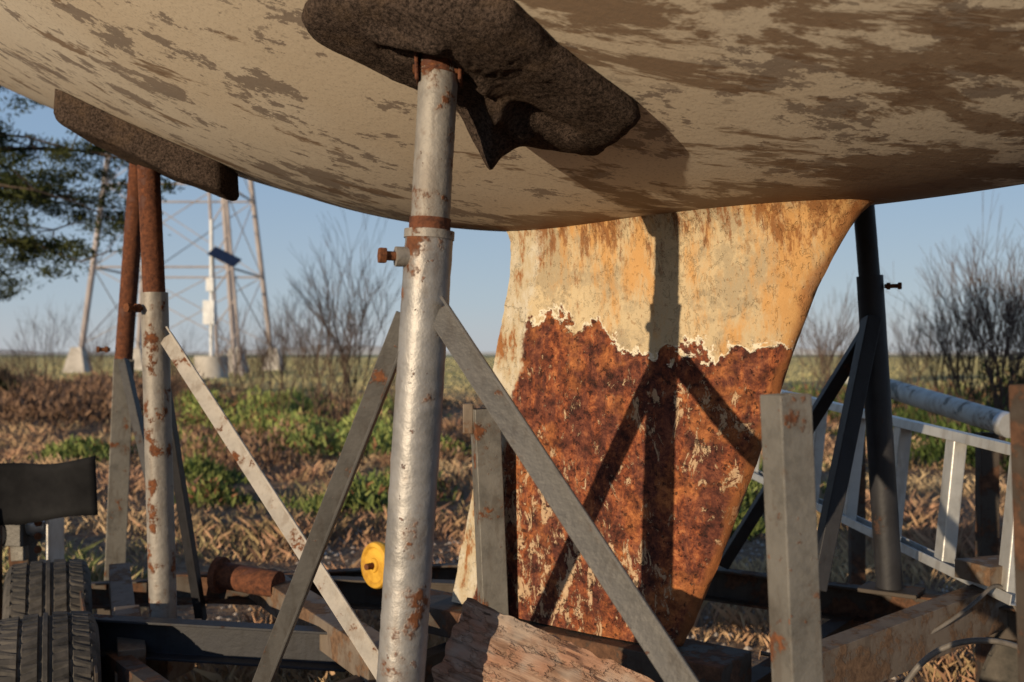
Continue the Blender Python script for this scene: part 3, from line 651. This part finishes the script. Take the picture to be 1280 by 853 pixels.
fingers('green_bush',pt,15,((.025,.045,.015),(.09,.12,.035)),(.05,.12))
# tree -------------------------------------------------------------------
tree=empty('pine_tree'); r=random.Random(12)
def limb(name,pts,r0_,r1_):
    V=[];F=[];n=8;m=len(pts)
    for i,p in enumerate(pts):
        p=Vector(p); d=(Vector(pts[min(i+1,m-1)])-Vector(pts[max(i-1,0)])); d,s,u=frame(d,(0.1,.9,.3)); rr=r0_+(r1_-r0_)*i/(m-1)
        for k in range(n): V.append(p+s*math.cos(k*6.283/n)*rr+u*math.sin(k*6.283/n)*rr)
    for i in range(m-1):
        for k in range(n): F.append((i*n+k,i*n+(k+1)%n,(i+1)*n+(k+1)%n,(i+1)*n+k))
    mk(name,V,F,m_bark,tree,True)
T0=Vector((-9.2,13.2,0)); limb('trunk',[T0,T0+Vector((.1,0,1.6)),T0+Vector((-.1,.1,3.2)),T0+Vector((.2,0,5)),T0+Vector((.1,.1,7))],.3,.08)
clumps=[]
for i in range(26):
    a=r.uniform(-.8,1.0) if i<18 else r.uniform(0,6.28); z0=r.uniform(3.2,6.4); L=r.uniform(2.8,5.4)*(1.1-z0/12)
    if i<3: z0=3.0+.35*i; L=4.0+.5*i; a=-.2+.15*i
    d=Vector((math.cos(a),math.sin(a)*.8,r.uniform(-.02,.22))); p=T0+Vector((0,0,z0)); pts=[p]
    for k_ in range(7):
        p=p+d*L/7; d=(d+Vector((r.gauss(0,.14),r.gauss(0,.14),-.05+r.gauss(0,.09)))).normalized(); pts.append(p.copy())
        if k_>1:
            for _ in range(3): clumps.append((p+Vector((r.gauss(0,.3),r.gauss(0,.3),r.gauss(0,.16))),r.uniform(.12,.30)))
    limb('limb_%d'%i,pts,.055,.008)
    for _ in range(9):
        q=Vector(pts[r.randint(2,7)]); e=q+Vector((r.gauss(0,.4),r.gauss(0,.4),r.gauss(-.05,.22))); limb('twig',[q,(q+e)/2+Vector((0,0,.05)),e],.012,.004); clumps.append((e,r.uniform(.12,.24)))
cc_=np.array([tuple(c[0]) for c in clumps]); cr=np.array([c[1] for c in clumps]); per=130
idx=np.repeat(np.arange(len(cc_)),per); n=len(idx); a=rng.normal(0,.6,(n,3)); a[:,2]*=.45
b=cc_[idx]+a*cr[idx][:,None]; d=rng.normal(0,1,(n,3)); d/=np.linalg.norm(d,axis=1)[:,None]; s=np.cross(d,rng.normal(0,1,(n,3))); s/=np.linalg.norm(s,axis=1)[:,None]
l=rng.uniform(.025,.055,n)[:,None]; w=l*.25
V=np.stack([b-d*l,b+s*w,b+d*l,b-s*w],1).reshape(-1,3)
q=np.clip(rng.random((n,1))*.7+.3*(rng.random((len(cc_),1))[idx]),0,1); C=np.array([.018,.028,.012])*(1-q)+np.array([.075,.08,.03])*q
o=colored('foliage',V,np.arange(n*4).reshape(-1,4),np.repeat(C,4,0),m_leaf); o.parent=tree
# tower -------------------------------------------------------------------
tw=empty('water_tower')
base=[(-30.5,70),(-19.4,70),(-19.4,81),(-30.5,81)]; cx,cy=-24.95,75.5
def leg(i,z): 
    f=1-.42*z/24; return Vector((cx+(base[i][0]-cx)*f,cy+(base[i][1]-cy)*f,z))
for i in range(4):
    pipe('leg_%d'%i,leg(i,1.2),leg(i,24),.21,m_tower,tw,12,1,0)
    p=leg(i,0); V=[(-1,-1,-.2),(1,-1,-.2),(1,1,-.2),(-1,1,-.2),(-.45,-.45,1.8),(.45,-.45,1.8),(.45,.45,1.8),(-.45,.45,1.8)]
    mk('footing_%d'%i,[(p.x+a*.85,p.y+b*.85,c) for a,b,c in V],[(0,1,5,4),(1,2,6,5),(2,3,7,6),(3,0,4,7),(4,5,6,7)],m_concrete,tw,bevel=.05)
    j=(i+1)%4
    for z in (7.5,13.5,19):
        pipe('girt_%d_%d'%(i,z),leg(i,z),leg(j,z),.08,m_tower,tw,8,1,0)
    for a,b in((2,7.5),(7.5,13.5),(13.5,19),(19,24)):
        pipe('rod',leg(i,a),leg(j,b),.04,m_tower,tw,6,1,0); pipe('rod',leg(j,a),leg(i,b),.04,m_tower,tw,6,1,0)
sweep('tank',circ(4.2,40),(cx,cy,24),(cx,cy,30),m_tower,tw,smooth=True)
V=[(cx+4.4*math.cos(t*math.pi/20),cy+4.4*math.sin(t*math.pi/20),30) for t in range(40)]+[(cx,cy,32)]
mk('tank_roof',V,[(i,(i+1)%40,40) for i in range(40)],m_tower,tw)
wm=empty('weather_station'); X0=-16.3
pipe('pole',(X0,54,0),(X0,54,8.6),.11,m_white,wm,10,1,0); beam('box',(X0-.05,53.8,2.9),(X0-.05,53.8,4.2),.6,.4,m_white,wm,hint=(0,1,0)); beam('box_small',(X0,53.8,4.7),(X0,53.8,5.4),.4,.3,m_white,wm,hint=(0,1,0))
beam('solar_panel',(X0+.1,53.7,6.9),(X0+1.5,53.7,6.2),.9,.08,m_panel,wm,hint=(0,-.6,1))
sweep('footing',circ(.9,14),(X0,54,-.1),(X0,54,1.2),m_concrete,wm,smooth=True)
tw2=empty('lattice_mast')
for i,(a,b) in enumerate([(-.7,0),(.7,0),(0,1.2)]): pipe('leg_%d'%i,(-17.0+a,60+b,0),(-17.3+a*.55-.9,60+b,18),.10,m_tower,tw2,8,1,0)
for z in range(1,17,2): 
    f=z/18; pipe('brace_%d'%z,(-17.7-f,60,z),(-16.3-f*1.6,60,z+1.8),.045,m_tower,tw2,6,1,0)
V=[];F=[];n=120
for i in range(n+1):
    a=math.radians(-60+120*i/n); X,Y=math.sin(a)*3000,math.cos(a)*3000; h=8+38*max(0,mnoise.noise(Vector((i*.09,0,4)))+.12)+4*mnoise.noise(Vector((i*.5,1,4)))
    V+= [(X,Y,-5),(X,Y,max(3,h)),(X*1.1,Y*1.1,-5)]
for i in range(n): F+=[(i*3,i*3+3,i*3+4,i*3+1),(i*3+1,i*3+4,i*3+5,i*3+2)]
mk('hills',V,F,m_hill,None,True)
fingers('dark_hedge',[(-.53*26,26,2.0,.8,2500,.9),(-.60*28,28,3,1,2500,1.0)],21,((.02,.022,.015),(.06,.055,.03)),(.08,.2))

# ------------------------------------------------------------------ light
ELEV=6.5; sd=Vector((.612,.787,0)).normalized()
d=Vector((sd.x*math.cos(math.radians(ELEV)),sd.y*math.cos(math.radians(ELEV)),-math.sin(math.radians(ELEV))))
sun=bpy.data.lights.new('sun','SUN'); sun.energy=5.0; sun.angle=math.radians(.5); sun.color=(1.0,.80,.55)
so=bpy.data.objects.new('sun',sun); so.rotation_euler=d.to_track_quat('-Z','Y').to_euler(); so.location=(-4,-6,4); scene.collection.objects.link(so)
w=bpy.data.worlds.new('World'); scene.world=w; w.use_nodes=True; nt=w.node_tree
sky=nt.nodes.new('ShaderNodeTexSky'); sky.sky_type='NISHITA'; sky.sun_disc=False; sky.sun_elevation=math.radians(ELEV); sky.sun_rotation=math.atan2(-sd.x,-sd.y)%(2*math.pi)
sky.air_density=1.0; sky.dust_density=.6; sky.ozone_density=2.0
bg=nt.nodes['Background']; bg.inputs[1].default_value=.15
tc=nt.nodes.new('ShaderNodeTexCoord'); sp=nt.nodes.new('ShaderNodeSeparateXYZ'); nt.links.new(tc.outputs['Generated'],sp.inputs[0])
rp=nt.nodes.new('ShaderNodeValToRGB'); nt.links.new(sp.outputs[2],rp.inputs[0]); K=1/.15
e=rp.color_ramp.elements
for p,c in [(0,(.50,.54,.59)),(.05,(.42,.51,.61)),(.18,(.29,.415,.59)),(.4,(.19,.31,.51)),(1,(.09,.17,.37))]:
    if p==0: el=e[0]
    elif p==1: el=e[len(e)-1]
    else: el=e.new(p)
    el.color=tuple(c)+(1,)
sc=nt.nodes.new('ShaderNodeVectorMath'); sc.operation='SCALE'; sc.inputs['Scale'].default_value=K; nt.links.new(rp.outputs[0],sc.inputs[0])
mx=nt.nodes.new('ShaderNodeMix'); mx.data_type='RGBA'; mx.inputs[0].default_value=.87
nt.links.new(sky.outputs[0],mx.inputs[6]); nt.links.new(sc.outputs[0],mx.inputs[7]); nt.links.new(mx.outputs[2],bg.inputs[0])
# ------------------------------------------------------------------ camera
cam=bpy.data.cameras.new('camera'); cam.lens=35; cam.sensor_width=36; cam.shift_y=.0129; cam.clip_end=8000; cam.clip_start=.05
cam.dof.use_dof=True; cam.dof.focus_distance=2.0; cam.dof.aperture_fstop=4.5
co=bpy.data.objects.new('camera',cam); co.location=(0,0,EYE); co.rotation_euler=(math.radians(90),0,0); scene.collection.objects.link(co); scene.camera=co
scene.view_settings.view_transform='Standard'; scene.view_settings.look='None'; scene.view_settings.exposure=0
